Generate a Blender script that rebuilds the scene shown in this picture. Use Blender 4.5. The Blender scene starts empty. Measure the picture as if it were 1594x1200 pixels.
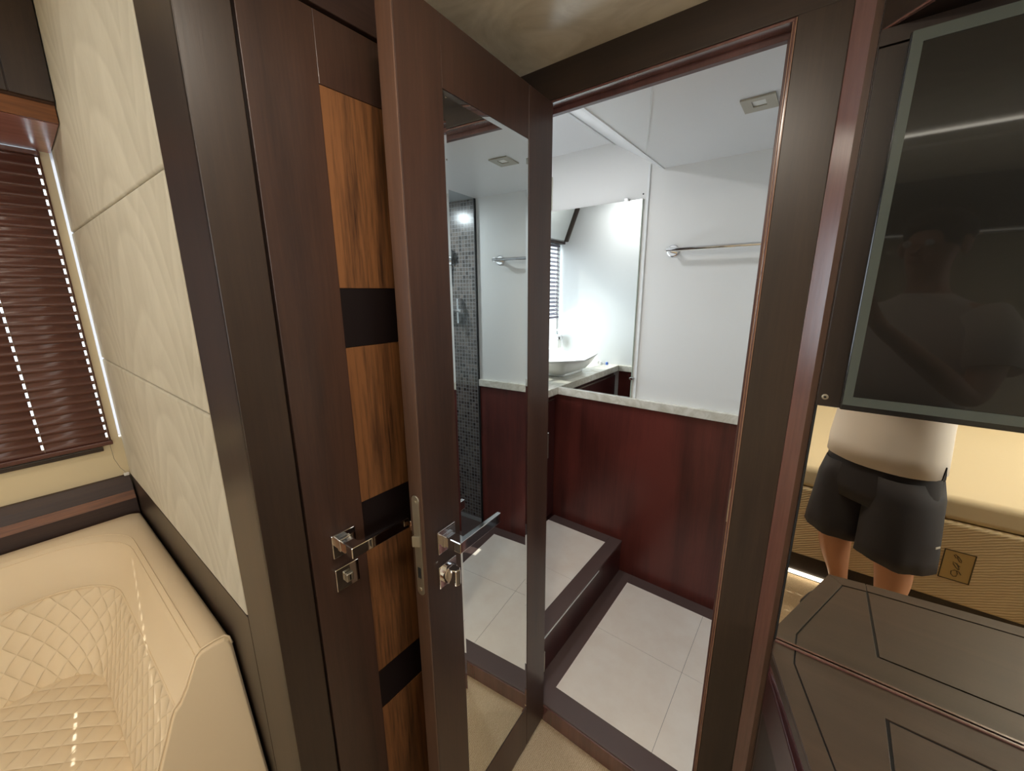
import bpy, bmesh, math, random
from mathutils import Vector, Matrix
random.seed(7)
C = bpy.context.scene
COL = C.collection
PI = math.pi

# ------------------------------------------------------------ camera
EYE = 1.5
def rot_cam(y, p, r):
    cy, sy, cp, sp, cr, sr = math.cos(y), math.sin(y), math.cos(p), math.sin(p), math.cos(r), math.sin(r)
    Rz = Matrix(((cy, -sy, 0), (sy, cy, 0), (0, 0, 1)))
    B = Matrix(((1, 0, 0), (0, 0, -1), (0, 1, 0)))
    Rx = Matrix(((1, 0, 0), (0, cp, -sp), (0, sp, cp)))
    Rr = Matrix(((cr, -sr, 0), (sr, cr, 0), (0, 0, 1)))
    return Rr @ Rx @ B @ Rz
M = rot_cam(math.radians(-37.665), math.radians(13.2), math.radians(-0.323))
right, down, fwd = M[0].copy(), M[1].copy(), M[2].copy()
cam_d = bpy.data.cameras.new('camera')
cam_d.sensor_fit = 'HORIZONTAL'; cam_d.sensor_width = 36.0
cam_d.lens = 616.25 / 1594 * 36
cam_d.clip_start = 0.005; cam_d.clip_end = 50
cam = bpy.data.objects.new('camera', cam_d); COL.objects.link(cam)
CAMROT = Matrix((right, -down, -fwd)).transposed()
cam.matrix_world = Matrix.Translation((0, 0, EYE)) @ CAMROT.to_4x4()
C.camera = cam

# ------------------------------------------------------------ world, sun, exposure
w = bpy.data.worlds.new('sky'); C.world = w; w.use_nodes = True
bg = w.node_tree.nodes['Background']; bg.inputs[0].default_value = (0.80, 0.90, 1.0, 1); bg.inputs[1].default_value = 3.5
C.view_settings.view_transform = 'Standard'; C.view_settings.look = 'None'
C.view_settings.gamma = 1; C.view_settings.exposure = 0.0
def aim(o, d): o.rotation_euler = Vector(d).to_track_quat('-Z', 'Y').to_euler()
sd = bpy.data.lights.new('sun', 'SUN'); sd.energy = 5.5; sd.angle = math.radians(0.25); sd.color = (1, .95, .88)
so = bpy.data.objects.new('sun', sd); COL.objects.link(so); so.location = (-6, 1, 6); aim(so, (1, -.12, -.82))
def area(name, loc, d, sx, sy, power, color, spread=180):
    l = bpy.data.lights.new(name, 'AREA'); l.shape = 'RECTANGLE'; l.size = sx; l.size_y = sy
    l.energy = power; l.color = color; l.spread = math.radians(spread)
    o = bpy.data.objects.new(name, l); COL.objects.link(o); o.location = loc; aim(o, d)
    return o
# daylight through the window openings, seen and added
area('bathroom_window_daylight', (-1.78, 1.46, 1.45), (1, 0, 0), .56, .80, 12, (.86, .93, 1.0))
area('added_window_daylight', (2.42, -.9, 1.45), (-1, 0, 0), 1.7, .9, 30, (1.0, .96, .90))
area('saloon_left_window_daylight', (-2.20, -1.92, 1.46), (1, 0, 0), 1.0, .95, 16, (.84, .90, 1.0))
C.cycles.max_bounces = 10; C.cycles.glossy_bounces = 6; C.cycles.diffuse_bounces = 5
C.cycles.transmission_bounces = 8; C.cycles.caustics_reflective = False; C.cycles.caustics_refractive = False
C.cycles.sample_clamp_indirect = 6

# ------------------------------------------------------------ materials
def srgb(r, g, b):
    f = lambda c: (c / 255 / 12.92) if c / 255 <= .04045 else ((c / 255 + .055) / 1.055) ** 2.4
    return (f(r), f(g), f(b), 1)
def mat(name, col, rough=.5, metal=0, spec=.5, coat=0):
    m = bpy.data.materials.new(name); m.use_nodes = True
    b = m.node_tree.nodes['Principled BSDF']
    b.inputs['Base Color'].default_value = col; b.inputs['Roughness'].default_value = rough
    b.inputs['Metallic'].default_value = metal; b.inputs['Specular IOR Level'].default_value = spec
    b.inputs['Coat Weight'].default_value = coat; b.inputs['Coat Roughness'].default_value = .03 if 'glass' in name else .22
    return m
def nodes(m): return m.node_tree, m.node_tree.nodes, m.node_tree.links, m.node_tree.nodes['Principled BSDF']
def coords(nt, scale, kind='Object', rot=(0, 0, 0)):
    tc = nt.nodes.new('ShaderNodeTexCoord'); mp = nt.nodes.new('ShaderNodeMapping')
    mp.inputs['Scale'].default_value = scale; mp.inputs['Rotation'].default_value = rot
    nt.links.new(tc.outputs[kind], mp.inputs['Vector']); return mp.outputs['Vector']
def noise(nt, vec, scale=5, detail=4, rough=.5, dist=0):
    n = nt.nodes.new('ShaderNodeTexNoise'); n.inputs['Scale'].default_value = scale
    n.inputs['Detail'].default_value = detail; n.inputs['Roughness'].default_value = rough; n.inputs['Distortion'].default_value = dist
    nt.links.new(vec, n.inputs['Vector']); return n.outputs['Fac']
def ramp(nt, fac, stops):
    r = nt.nodes.new('ShaderNodeValToRGB'); e = r.color_ramp.elements
    while len(e) < len(stops): e.new(.5)
    for i, (p, c) in enumerate(stops): e[i].position = p; e[i].color = c
    nt.links.new(fac, r.inputs[0]); return r.outputs[0]
def bump(nt, h, strength, dist, b):
    n = nt.nodes.new('ShaderNodeBump'); n.inputs['Strength'].default_value = strength; n.inputs['Distance'].default_value = dist
    nt.links.new(h, n.inputs['Height']); nt.links.new(n.outputs[0], b.inputs['Normal']); return n
def wood(name, c0, c1, rough=.32, axis='z', streak=1.0, coat=.0, blotch=.5, wd=.26):
    m = mat(name, c0, rough, coat=coat); nt, N, L, b = nodes(m)
    s = {'z': (1, 1, .05), 'x': (.05, 1, 1), 'y': (1, .05, 1)}[axis]
    v = coords(nt, s)
    f1 = noise(nt, v, 9, 4, .6, .6); f2 = noise(nt, v, 150, 3, .7)
    bl = noise(nt, coords(nt, (1, 1, .5)), 3.2, 3, .5)
    mx = N.new('ShaderNodeMath'); mx.operation = 'MULTIPLY_ADD'; mx.inputs[1].default_value = .5 * streak
    L.new(f2, mx.inputs[0]); L.new(f1, mx.inputs[2])
    m2 = N.new('ShaderNodeMath'); m2.operation = 'MULTIPLY_ADD'; m2.inputs[1].default_value = blotch
    L.new(bl, m2.inputs[0]); L.new(mx.outputs[0], m2.inputs[2])
    lo = .5 + .25 * streak + .5 * blotch
    sc = N.new('ShaderNodeMath'); sc.operation = 'MULTIPLY'; sc.inputs[1].default_value = .75; L.new(m2.outputs[0], sc.inputs[0])
    c = ramp(nt, sc.outputs[0], [(max((lo - wd) * .75, 0), c0), ((lo + wd) * .75, c1)])
    L.new(c, b.inputs['Base Color']); bump(nt, f2, .08, .001, b)
    return m
DW = wood('dark wenge veneer', srgb(36, 26, 20), srgb(58, 43, 33), .38)
DWH = wood('dark wenge veneer horizontal', srgb(34, 25, 21), srgb(54, 40, 32), .38, 'x')
DWY = wood('dark wenge veneer deep', srgb(44, 28, 23), srgb(68, 46, 38), .45, 'y')
DOORW = wood('reddish dark door veneer', srgb(42, 28, 23), srgb(68, 46, 36), .36, streak=1.2)
EDGE = wood('brown door edge lipping', srgb(62, 42, 32), srgb(92, 64, 49), .38)
WAL = wood('walnut inlay', srgb(44, 26, 16), srgb(120, 78, 46), .40, streak=1.3, blotch=.3, wd=.15)
WALH = wood('walnut band', srgb(72, 38, 18), srgb(140, 86, 46), .34, 'y', streak=1.4, blotch=.3)
BLK = mat('black inlay', srgb(22, 13, 12), .4)
GAP = mat('dark shadow gap', srgb(10, 7, 6), .8)
MAH = wood('polished mahogany', srgb(66, 29, 25), srgb(104, 48, 41), .34, streak=.5, coat=.15, blotch=1.1)
MAHD = wood('dark mahogany', srgb(44, 20, 20), srgb(66, 30, 28), .3, streak=.5)
FLB = mat('dark floor border', srgb(92, 74, 70), .36)
RED = wood('red brown moulding', srgb(80, 50, 46), srgb(112, 74, 68), .2, coat=1.0)
BACK = wood('near black wenge board', srgb(26, 18, 15), srgb(44, 32, 26), .35)
REDD = wood('dull red brown moulding', srgb(70, 44, 42), srgb(98, 64, 60), .4)
ARRIS = mat('painted arris highlight', srgb(150, 112, 88), .3)  # bright colour paints the highlight along the jamb arrises
PINK = wood('window lit lacquer underside', srgb(140, 92, 88), srgb(178, 124, 118), .2, 'y', coat=.6)  # rosy lighter colour paints window light falling on the cabinet underside
CTW = wood('brown counter veneer', srgb(52, 39, 30), srgb(72, 56, 44), .38, 'x', streak=.5, blotch=.8)
CHR = mat('polished chrome', (.86, .86, .87, 1), .06, 1)
STL = mat('brushed steel', srgb(178, 172, 158), .36, 1)
MIR = mat('mirror silver', (.87, .9, .88, 1), 0, 1)
MIRW = mat('warm mirror silver', (.92, .88, .78, 1), 0, 1)
SILV = mat('clear mirror edge', srgb(188, 200, 188), .25)
WHT = mat('white ceramic', srgb(240, 240, 240), .08, coat=.5)
TVB = mat('television grey bezel', srgb(62, 68, 64), .3)
TVS = mat('television glass', srgb(10, 10, 10), .24, spec=.3, coat=.4)
TVK = mat('television black rim', srgb(12, 12, 12), .15)
CORD = mat('cord', srgb(150, 140, 125), .7)
PLAS = mat('clear plastic', srgb(220, 220, 220), .3)
# mirror glow / luminous
def emit(name, col, s):
    m = bpy.data.materials.new(name); m.use_nodes = True; b = m.node_tree.nodes['Principled BSDF']
    b.inputs['Base Color'].default_value = (0, 0, 0, 1); b.inputs['Emission Color'].default_value = col; b.inputs['Emission Strength'].default_value = s
    return m
LED = emit('led strip', (1, .93, .78, 1), 16); LAMP = emit('fill lamp diffuser', (1, .86, .66, 1), 9)
LEDM = emit('plinth led strip', (1, .93, .78, 1), 5)
LEDD = emit('dim led strip', (1, .93, .78, 1), 2.5)
# suede
def suede():
    m = mat('cream brushed suede', srgb(190, 178, 152), .85, spec=.2); nt, N, L, b = nodes(m)
    v = coords(nt, (1, 1, 1))
    w1 = N.new('ShaderNodeTexNoise'); w1.inputs['Scale'].default_value = 2.2; w1.inputs['Detail'].default_value = 1; L.new(v, w1.inputs['Vector'])
    ad = N.new('ShaderNodeVectorMath'); ad.operation = 'MULTIPLY_ADD'; ad.inputs[1].default_value = (.22, .22, .22); L.new(w1.outputs['Color'], ad.inputs[0]); L.new(v, ad.inputs[2])
    # tall arched strokes of the brushed nap: repeating arcs in x,z
    sx = N.new('ShaderNodeSeparateXYZ'); L.new(ad.outputs[0], sx.inputs[0])
    def mth(op, a, bb=None):
        n = N.new('ShaderNodeMath'); n.operation = op
        for i, q in enumerate((a, bb)):
            if q is None: continue
            if isinstance(q, (int, float)): n.inputs[i].default_value = q
            else: L.new(q, n.inputs[i])
        return n.outputs[0]
    xx = mth('ADD', mth('MULTIPLY', sx.outputs['X'], 1.75), .55); xx = mth('SUBTRACT', mth('FRACT', xx), .5); x2 = mth('MULTIPLY', mth('MULTIPLY', xx, xx), 1.5)
    zz = mth('ADD', mth('MULTIPLY', sx.outputs['Z'], 1.0), x2)
    fr = mth('FRACT', mth('MULTIPLY', zz, 7.5)); n4 = N.new('ShaderNodeMapRange'); n4.interpolation_type = 'SMOOTHSTEP'; n4.inputs['From Min'].default_value = .80; n4.inputs['From Max'].default_value = 1.0; n4.inputs['To Min'].default_value = 0; n4.inputs['To Max'].default_value = 1; L.new(fr, n4.inputs['Value']); saw = mth('SUBTRACT', fr, n4.outputs[0])
    n2 = noise(nt, coords(nt, (1, 1, .5), rot=(0, .6, 0)), 11, 5, .65, .8)
    n3 = noise(nt, v, 2.5, 2)
    s = mth('ADD', mth('MULTIPLY', saw, .18), mth('ADD', mth('MULTIPLY', n2, .5), mth('MULTIPLY', n3, .35)))
    c = ramp(nt, s, [(.25, srgb(186, 180, 164)), (.85, srgb(222, 217, 202))]); L.new(c, b.inputs['Base Color'])
    fine = noise(nt, v, 260, 2); bump(nt, fine, .15, .001, b)
    return m
SUE = suede()
def leather(name, quilt):
    m = mat(name, srgb(222, 201, 168), .48, spec=.4); nt, N, L, b = nodes(m)
    fine = noise(nt, coords(nt, (1, 1, 1)), 420, 3)
    bp = bump(nt, fine, .12, .0008, b)
    if quilt:
        tc = N.new('ShaderNodeTexCoord'); s = N.new('ShaderNodeSeparateXYZ'); L.new(tc.outputs['UV'], s.inputs[0])
        def mth(op, a, bb=None):
            n = N.new('ShaderNodeMath'); n.operation = op
            for i, q in enumerate((a, bb)):
                if q is None: continue
                if isinstance(q, (int, float)): n.inputs[i].default_value = q
                else: L.new(q, n.inputs[i])
            return n.outputs[0]
        P = .058
        a = mth('ABSOLUTE', mth('SINE', mth('MULTIPLY', mth('ADD', s.outputs[0], s.outputs[1]), PI / P)))
        d = mth('ABSOLUTE', mth('SINE', mth('MULTIPLY', mth('SUBTRACT', s.outputs[0], s.outputs[1]), PI / P)))
        h = mth('POWER', mth('MULTIPLY', a, d), .45)
        b2 = N.new('ShaderNodeBump'); b2.inputs['Strength'].default_value = .9; b2.inputs['Distance'].default_value = .007
        L.new(h, b2.inputs['Height']); b2.inputs['Distance'].default_value = .0045; L.new(bp.outputs[0], b2.inputs['Normal']); L.new(b2.outputs[0], b.inputs['Normal'])
    return m
LEA = leather('cream leather', False); LEQ = leather('quilted cream leather', True)
def tile_m():
    m = mat('pale stone tile', srgb(206, 192, 182), .35); nt, N, L, b = nodes(m)
    f = noise(nt, coords(nt, (1, 1, 1)), 6, 5, .6); L.new(ramp(nt, f, [(.3, srgb(238, 223, 208)), (.7, srgb(248, 238, 226))]), b.inputs['Base Color'])
    return m
TIL = tile_m(); GRO = mat('grout', srgb(120, 108, 98), .8)
def stone():
    m = mat('pale marble worktop', srgb(214, 210, 196), .22); nt, N, L, b = nodes(m)
    f = noise(nt, coords(nt, (1, 1, 1)), 16, 6, .65, 1.5); L.new(ramp(nt, f, [(.35, srgb(196, 190, 174)), (.65, srgb(226, 222, 212))]), b.inputs['Base Color'])
    return m
STO = stone()
def vinyl():
    m = mat('white ribbed wall vinyl', srgb(222, 222, 220), .45); nt, N, L, b = nodes(m)
    f = noise(nt, coords(nt, (260, 260, 5)), 1, 3, .6); bump(nt, f, .18, .0010, b)
    b.inputs['Base Color'].default_value = srgb(226, 226, 224)
    return m
VIN = vinyl(); CEI = mat('white ceiling panel', srgb(232, 233, 234), .35); WTR = mat('white trim', srgb(226, 228, 228), .35)
def ceil_m():
    m = mat('beige ceiling suede', srgb(176, 162, 140), .42, coat=.7); nt, N, L, b = nodes(m)
    f = noise(nt, coords(nt, (1, 1.6, 1)), 5, 4, .6, 1.5)
    L.new(ramp(nt, f, [(.3, srgb(206, 192, 166)), (.7, srgb(240, 229, 206))]), b.inputs['Base Color'])
    r = N.new('ShaderNodeMapRange'); r.inputs['To Min'].default_value = .3; r.inputs['To Max'].default_value = .6; L.new(f, r.inputs['Value']); L.new(r.outputs[0], b.inputs['Roughness'])
    return m
CEB = ceil_m()
CRM = mat('cream lacquered wall', srgb(214, 200, 168), .5)
def carpet_m():
    m = mat('beige loop carpet', srgb(200, 172, 128), .95, spec=.1); nt, N, L, b = nodes(m)
    v = coords(nt, (1, 1, 1)); n = N.new('ShaderNodeTexWave'); n.inputs['Scale'].default_value = 60; n.inputs['Distortion'].default_value = 6; n.inputs['Detail'].default_value = 3; n.inputs['Detail Scale'].default_value = 3
    L.new(v, n.inputs['Vector']); f = noise(nt, v, 200, 3)
    L.new(ramp(nt, n.outputs['Fac'], [(.0, srgb(196, 170, 138)), (1, srgb(220, 198, 166))]), b.inputs['Base Color']); bump(nt, n.outputs['Fac'], .5, .003, b)
    return m
CAR = carpet_m()
def mosaic_m():
    m = mat('grey mosaic tile', srgb(90, 84, 84), .22, spec=.6); nt, N, L, b = nodes(m)
    v = coords(nt, (1, 1, 1), rot=(PI / 2, 0, 0)); br = N.new('ShaderNodeTexBrick'); br.offset = 0; br.squash = 1
    br.inputs['Scale'].default_value = 1; br.inputs['Brick Width'].default_value = .021; br.inputs['Row Height'].default_value = .021
    br.inputs['Mortar Size'].default_value = .0018; br.inputs['Mortar Smooth'].default_value = .1
    br.inputs['Color1'].default_value = srgb(50, 44, 42); br.inputs['Color2'].default_value = srgb(124, 112, 102); br.inputs['Mortar'].default_value = srgb(150, 146, 146)
    L.new(v, br.inputs['Vector']); L.new(br.outputs['Color'], b.inputs['Base Color'])
    return m
MOS = mosaic_m()
def glass_m(name, col, ior=1.1, fl=0):
    m = bpy.data.materials.new(name); m.use_nodes = True; nt = m.node_tree; N = nt.nodes; L = nt.links
    N.remove(N['Principled BSDF']); o = N['Material Output']
    t = N.new('ShaderNodeBsdfTransparent'); t.inputs[0].default_value = col
    g = N.new('ShaderNodeBsdfGlossy'); g.inputs['Roughness'].default_value = 0
    mx = N.new('ShaderNodeMixShader'); mx.inputs[0].default_value = (ior - 1) * .2; L.new(t.outputs[0], mx.inputs[1]); L.new(g.outputs[0], mx.inputs[2]); L.new(mx.outputs[0], o.inputs[0])
    return m
GLS = glass_m('clear window glass', (.96, .98, .98, 1), 1.2); GLT = glass_m('tinted shower glass', (.82, .86, .88, 1), 1.35)
def transl():
    m = bpy.data.materials.new('translucent white diffuser'); m.use_nodes = True; nt = m.node_tree; N = nt.nodes; L = nt.links
    N.remove(N['Principled BSDF']); t = N.new('ShaderNodeBsdfTranslucent'); t.inputs[0].default_value = (.9, .93, 1, 1)
    d = N.new('ShaderNodeBsdfDiffuse'); d.inputs[0].default_value = (.9, .9, .9, 1); mx = N.new('ShaderNodeMixShader'); mx.inputs[0].default_value = .35
    L.new(t.outputs[0], mx.inputs[1]); L.new(d.outputs[0], mx.inputs[2]); L.new(mx.outputs[0], N['Material Output'].inputs[0]); return m
TRA = transl()
SLT = mat('dark red brown slat', srgb(88, 54, 46), .34, spec=.5); SLG = mat('grey violet slat', srgb(110, 104, 120), .4)
SKIN = mat('skin', srgb(206, 150, 116), .5); POLO = mat('white polo cloth', srgb(244, 236, 228), .85); SHO = mat('charcoal shorts cloth', srgb(46, 43, 47), .8)
HAIR = mat('dark hair', srgb(60, 42, 32), .7); SHOE = mat('shoe canvas', srgb(70, 70, 74), .8); PHO = mat('phone body', srgb(30, 30, 34), .3)
PATCH = mat('pale label', srgb(190, 185, 175), .6); INK = mat('dark embroidery thread', srgb(84, 74, 52), .8); GOLD = mat('gold embroidery ground', srgb(188, 160, 104), .8)
def spread_m():
    m = mat('cream ribbed bedspread', srgb(206, 182, 138), .85); nt, N, L, b = nodes(m)
    v = coords(nt, (1, 1, 1), rot=(0, .45, 0)); n = N.new('ShaderNodeTexWave'); n.inputs['Scale'].default_value = 26; n.inputs['Distortion'].default_value = 2; n.inputs['Detail'].default_value = 2
    n.bands_direction = 'Z'; L.new(v, n.inputs['Vector']); bump(nt, n.outputs['Fac'], .7, .004, b)
    L.new(ramp(nt, n.outputs['Fac'], [(0, srgb(204, 182, 142)), (1, srgb(222, 202, 166))]), b.inputs['Base Color']); return m
SPR = spread_m(); BED = mat('smooth cream bedding', srgb(216, 199, 166), .8)

# ------------------------------------------------------------ helpers
def add_box(bm, x0, x1, y0, y1, z0, z1):
    v = [bm.verts.new((x, y, z)) for x in (x0, x1) for y in (y0, y1) for z in (z0, z1)]
    for f in ((0, 1, 3, 2), (4, 6, 7, 5), (0, 4, 5, 1), (2, 3, 7, 6), (0, 2, 6, 4), (1, 5, 7, 3)): bm.faces.new([v[i] for i in f])
def bx(*a):
    bm = bmesh.new(); add_box(bm, *a); return bm
def add_prism(bm, poly, a0, a1, axis='z'):
    def P(p, h): return {'z': (p[0], p[1], h), 'y': (p[0], h, p[1]), 'x': (h, p[0], p[1])}[axis]
    lo = [bm.verts.new(P(p, a0)) for p in poly]; hi = [bm.verts.new(P(p, a1)) for p in poly]; n = len(poly)
    bm.faces.new(lo[::-1]); bm.faces.new(hi)
    for i in range(n): bm.faces.new((lo[i], lo[(i + 1) % n], hi[(i + 1) % n], hi[i]))
def prism(poly, a0, a1, axis='z'):
    bm = bmesh.new(); add_prism(bm, poly, a0, a1, axis); return bm
def add_tube(bm, pts, r, n=12, cap=True):
    pts = [Vector(p) for p in pts]; rings = []
    for i, p in enumerate(pts):
        d = (pts[min(i + 1, len(pts) - 1)] - pts[max(i - 1, 0)]).normalized()
        u = d.cross(Vector((0, 0, 1)) if abs(d.z) < .9 else Vector((1, 0, 0))).normalized(); v = d.cross(u)
        rr = r[i] if isinstance(r, (list, tuple)) else r
        rings.append([bm.verts.new(p + (u * math.cos(2 * PI * k / n) + v * math.sin(2 * PI * k / n)) * rr) for k in range(n)])
    for a, b in zip(rings, rings[1:]):
        for k in range(n): bm.faces.new((a[k], a[(k + 1) % n], b[(k + 1) % n], b[k]))
    if cap: bm.faces.new(rings[0][::-1]); bm.faces.new(rings[-1])
def tube(pts, r, n=12):
    bm = bmesh.new(); add_tube(bm, pts, r, n); return bm
def add_loft(bm, rings, cap0=True, cap1=True):
    R = [[bm.verts.new(p) for p in ring] for ring in rings]; n = len(R[0])
    for a, b in zip(R, R[1:]):
        for k in range(n): bm.faces.new((a[k], a[(k + 1) % n], b[(k + 1) % n], b[k]))
    if cap0: bm.faces.new(R[0][::-1])
    if cap1: bm.faces.new(R[-1])
def lathe(prof, c, n=24, axis='z'):
    bm = bmesh.new(); rings = []
    for r, h in prof:
        ring = []
        for k in range(n):
            a = 2 * PI * k / n; u, v = r * math.cos(a), r * math.sin(a)
            p = {'z': (u, v, h), 'y': (u, h, v), 'x': (h, u, v)}[axis]
            ring.append((p[0] + c[0], p[1] + c[1], p[2] + c[2]))
        rings.append(ring)
    add_loft(bm, rings); return bm
def obj(name, bm, m, parent=None, bevel=0, smooth=False, local=False, segs=2):
    bmesh.ops.recalc_face_normals(bm, faces=bm.faces)
    me = bpy.data.meshes.new(name)
    if parent is not None and not local:
        T = Matrix.Translation(-Vector(parent['_org'])) if '_org' in parent else Matrix()
        bm.transform(T)
    bm.to_mesh(me); bm.free(); me.materials.append(m)
    if smooth:
        for p in me.polygons: p.use_smooth = True
    o = bpy.data.objects.new(name, me); COL.objects.link(o)
    if parent is not None:
        o.parent = parent
        if '_org' in parent: o['_org'] = parent['_org']
    if bevel:
        b = o.modifiers.new('bevel', 'BEVEL'); b.width = bevel; b.segments = segs; b.limit_method = 'ANGLE'; b.angle_limit = math.radians(35); b.harden_normals = False
        if segs > 2:
            for p in me.polygons: p.use_smooth = True
            b.harden_normals = True
    return o
def tag(o, label, cat, group=None, kind=None):
    o['label'] = label; o['category'] = cat
    if group: o['group'] = group
    if kind: o['kind'] = kind
    return o
def thing(name, label, cat, loc=(0, 0, 0), rotz=0, group=None):
    o = bpy.data.objects.new(name, None); COL.objects.link(o); o.location = loc; o.rotation_euler = (0, 0, rotz); o.empty_display_size = .05
    if not rotz: o['_org'] = list(loc)
    return tag(o, label, cat, group)
def struct(name, bm, m, parent=None, bevel=0, **k):
    o = obj(name, bm, m, parent, bevel, **k)
    if parent is None: o['kind'] = 'structure'
    return o
def strip_org():
    for o in bpy.data.objects:
        if '_org' in o: del o['_org']

# ------------------------------------------------------------ room shell
F = .07                                   # bathroom floor level
struct('floor', bx(-2.10, 2.3, -2.6, .95, -.05, 0), CAR)
# ceilings
struct('ceiling', bx(-.73, 2.3, -.55, .955, 2.046, 2.10), CEB)
struct('ceiling', bx(-2.10, -.73, -2.6, .22, 2.30, 2.35), CEB)
struct('ceiling', bx(-.73, 2.3, -2.6, -.60, 2.18, 2.23), CEB)
# hull wall with the blind window (left)
bm = bmesh.new()
add_box(bm, -2.12, -2.06, -2.6, .232, .0, .97); add_box(bm, -2.12, -2.06, -2.6, .232, 1.965, 2.32)
add_box(bm, -2.12, -2.06, -1.38, -1.25, .97, 1.965); add_box(bm, -2.12, -2.06, -2.6, -2.45, .97, 1.965); add_box(bm, -2.075, -2.061, .1855, .2125, .97, 1.965)
add_box(bm, -2.12, -2.075, .194, .2085, .97, 1.965)
struct('wall_left', bm, CRM)
win = bpy.data.objects.new('window_1', None); COL.objects.link(win); win['kind'] = 'structure'
obj('pane', bx(-2.105, -2.099, -1.25, .194, .97, 1.965), GLS, win)
obj('slot_diffuser', bx(-2.082, -2.0755, .2087, .2315, .975, 1.962), TRA, win)  # added diffuser strip, glows in place of daylight leaking through the corner slot
# wall carrying the upholstered panels and the wood returns
struct('wall_partition', bx(-2.12, -.735, .232, .27, 0, 2.35), DW)
struct('wall_back', bx(-2.12, 2.3, -2.65, -2.6, 0, 2.35), CRM)
bm = bmesh.new()
add_box(bm, 2.25, 2.3, -2.6, -1.8, 0, 2.35); add_box(bm, 2.25, 2.3, 0, .95, 0, 2.35); add_box(bm, 2.25, 2.3, -1.8, 0, 0, 1.0); add_box(bm, 2.25, 2.3, -1.8, 0, 1.9, 2.35)
struct('wall_right', bm, CRM)
win4 = bpy.data.objects.new('window_4', None); COL.objects.link(win4); win4['kind'] = 'structure'
obj('pane', bx(-2.105, -2.099, -2.45, -1.38, .97, 1.965), GLS, win4)
win2 = bpy.data.objects.new('added_window', None); COL.objects.link(win2); win2['kind'] = 'structure'  # unseen right-hand window, added for soft daylight in the cabin
obj('window_frame', bx(2.235, 2.25, -1.82, .02, 1.895, 1.93), DW, win2); obj('pane', bx(2.27, 2.276, -1.8, 0, 1.0, 1.9), GLS, win2)
# lower rail below the suede, wood returns at the corner
struct('trim_panel_base', bx(-2.0595, -.896, .2195, .232, .30, .817), DW, bevel=.0015)
struct('trim_corner', bx(-.894, -.73, .2195, .232, 0, 2.30), DW, bevel=.002)
struct('trim_corner', bx(-.735, -.728, .2195, .291, 0, 2.046), DW, bevel=.001)
struct('wall_cabin', bx(-.80, -.745, .24, .955, 0, 2.3), DW)
struct('trim_closed_door_head', bx(-.745, -.727, .296, .955, 1.963, 2.046), DWY, bevel=.0015)
struct('trim_closed_door_side', bx(-.745, -.73, .84, .955, 0, 1.957), DW, bevel=.0015)
# wall around the bathroom doorway
bm = bmesh.new()
add_box(bm, -.73, -.655, .956, 1.0, 0, 2.10)                       # left post
add_box(bm, -.103, -.0245, .956, 1.0, 0, 2.10)                     # right casing
struct('wall_doorway', bm, DW, bevel=.0015)
struct('trim_doorway_head', bx(-.73, -.0245, .955, 1.0, 1.968, 2.10), DWH, bevel=.0015)
# doorway lining: rebate, stop, thin strips painted as arris highlights
bm = bmesh.new()
add_box(bm, -.657, -.650, .957, .990, F, 1.968); add_box(bm, -.108, -.103, .957, .990, F, 1.968)
add_box(bm, -.650, -.104, .957, .990, 1.963, 1.968)
struct('trim_doorway_rebate', bm, RED, bevel=.0015)
bm = bmesh.new()
add_box(bm, -.657, -.651, .990, 1.0055, F, 1.955)
add_box(bm, -.1176, -.105, .990, 1.0055, F, 1.955); add_box(bm, -.651, -.112, .990, 1.0055, 1.951, 1.966)
struct('trim_doorway_stop', bm, REDD, bevel=.0012)
struct('trim_pilaster', prism([(-.0250, .9575), (-.0245, .955), (.003, .9444), (.0130, .9444), (.0130, .9575)], 0, 2.046), RED, bevel=.001)
struct('trim_pilaster_edge', prism([(.0034, .9436), (.0130, .9436), (.0130, .9450), (.0034, .9450)], 0, 2.046), EDGE)
# bathroom sill and floor
struct('trim_sill_front', bx(-.655, -.103, .945, .956, 0, F - .004), RED, bevel=.002)
struct('trim_sill_top', bx(-.655, -.112, .950, 1.03, F - .006, F), FLB, bevel=.002)
bm = bmesh.new(); add_box(bm, -.665, .9, 1.0, 1.785, 0, F - .004); struct('floor', bm, FLB)
bm = bmesh.new()
gx = [-.5955, -.24, .112]; gy = [1.028, 1.372, 1.716]
for i in range(2):
    for j in range(2): add_box(bm, gx[i] + .0006, gx[i + 1] - .0006, gy[j] + .0006, gy[j + 1] - .0006, F - .004, F)
struct('floor', bm, TIL)
struct('floor', bx(-.5955, .112, 1.028, 1.716, F - .004, F - .0008), GRO)
bm = bmesh.new(); add_box(bm, -.665, -.5955, 1.028, 1.785, F - .004, F); add_box(bm, -.5955, .235, 1.716, 1.785, F - .004, F); add_box(bm, .112, .235, 1.0, 1.716, F - .004, F)
add_box(bm, -.665, .112, 1.0, 1.028, F - .004, F - .0005)
struct('trim_floor_border', bm, FLB, bevel=.0008)
# raised platform (step)
struct('floor', bx(-1.56, -.665, 1.0, 1.785, 0, .241), MAHD)
bm = bmesh.new(); add_box(bm, -.725, -.661, 1.0, 1.785, .236, .246); add_box(bm, -1.07, -.725, 1.718, 1.785, .236, .246)
struct('trim_step_nosing', bm, FLB, bevel=.0015)
bm = bmesh.new(); add_box(bm, -1.07, -.7255, 1.0, 1.3714, .24, .245); add_box(bm, -1.07, -.7255, 1.3726, 1.7175, .24, .245)
struct('floor', bm, TIL)
struct('trim_step_light_strip', bx(-.665, -.6605, 1.02, 1.515, .229, .2345), WTR)
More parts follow.
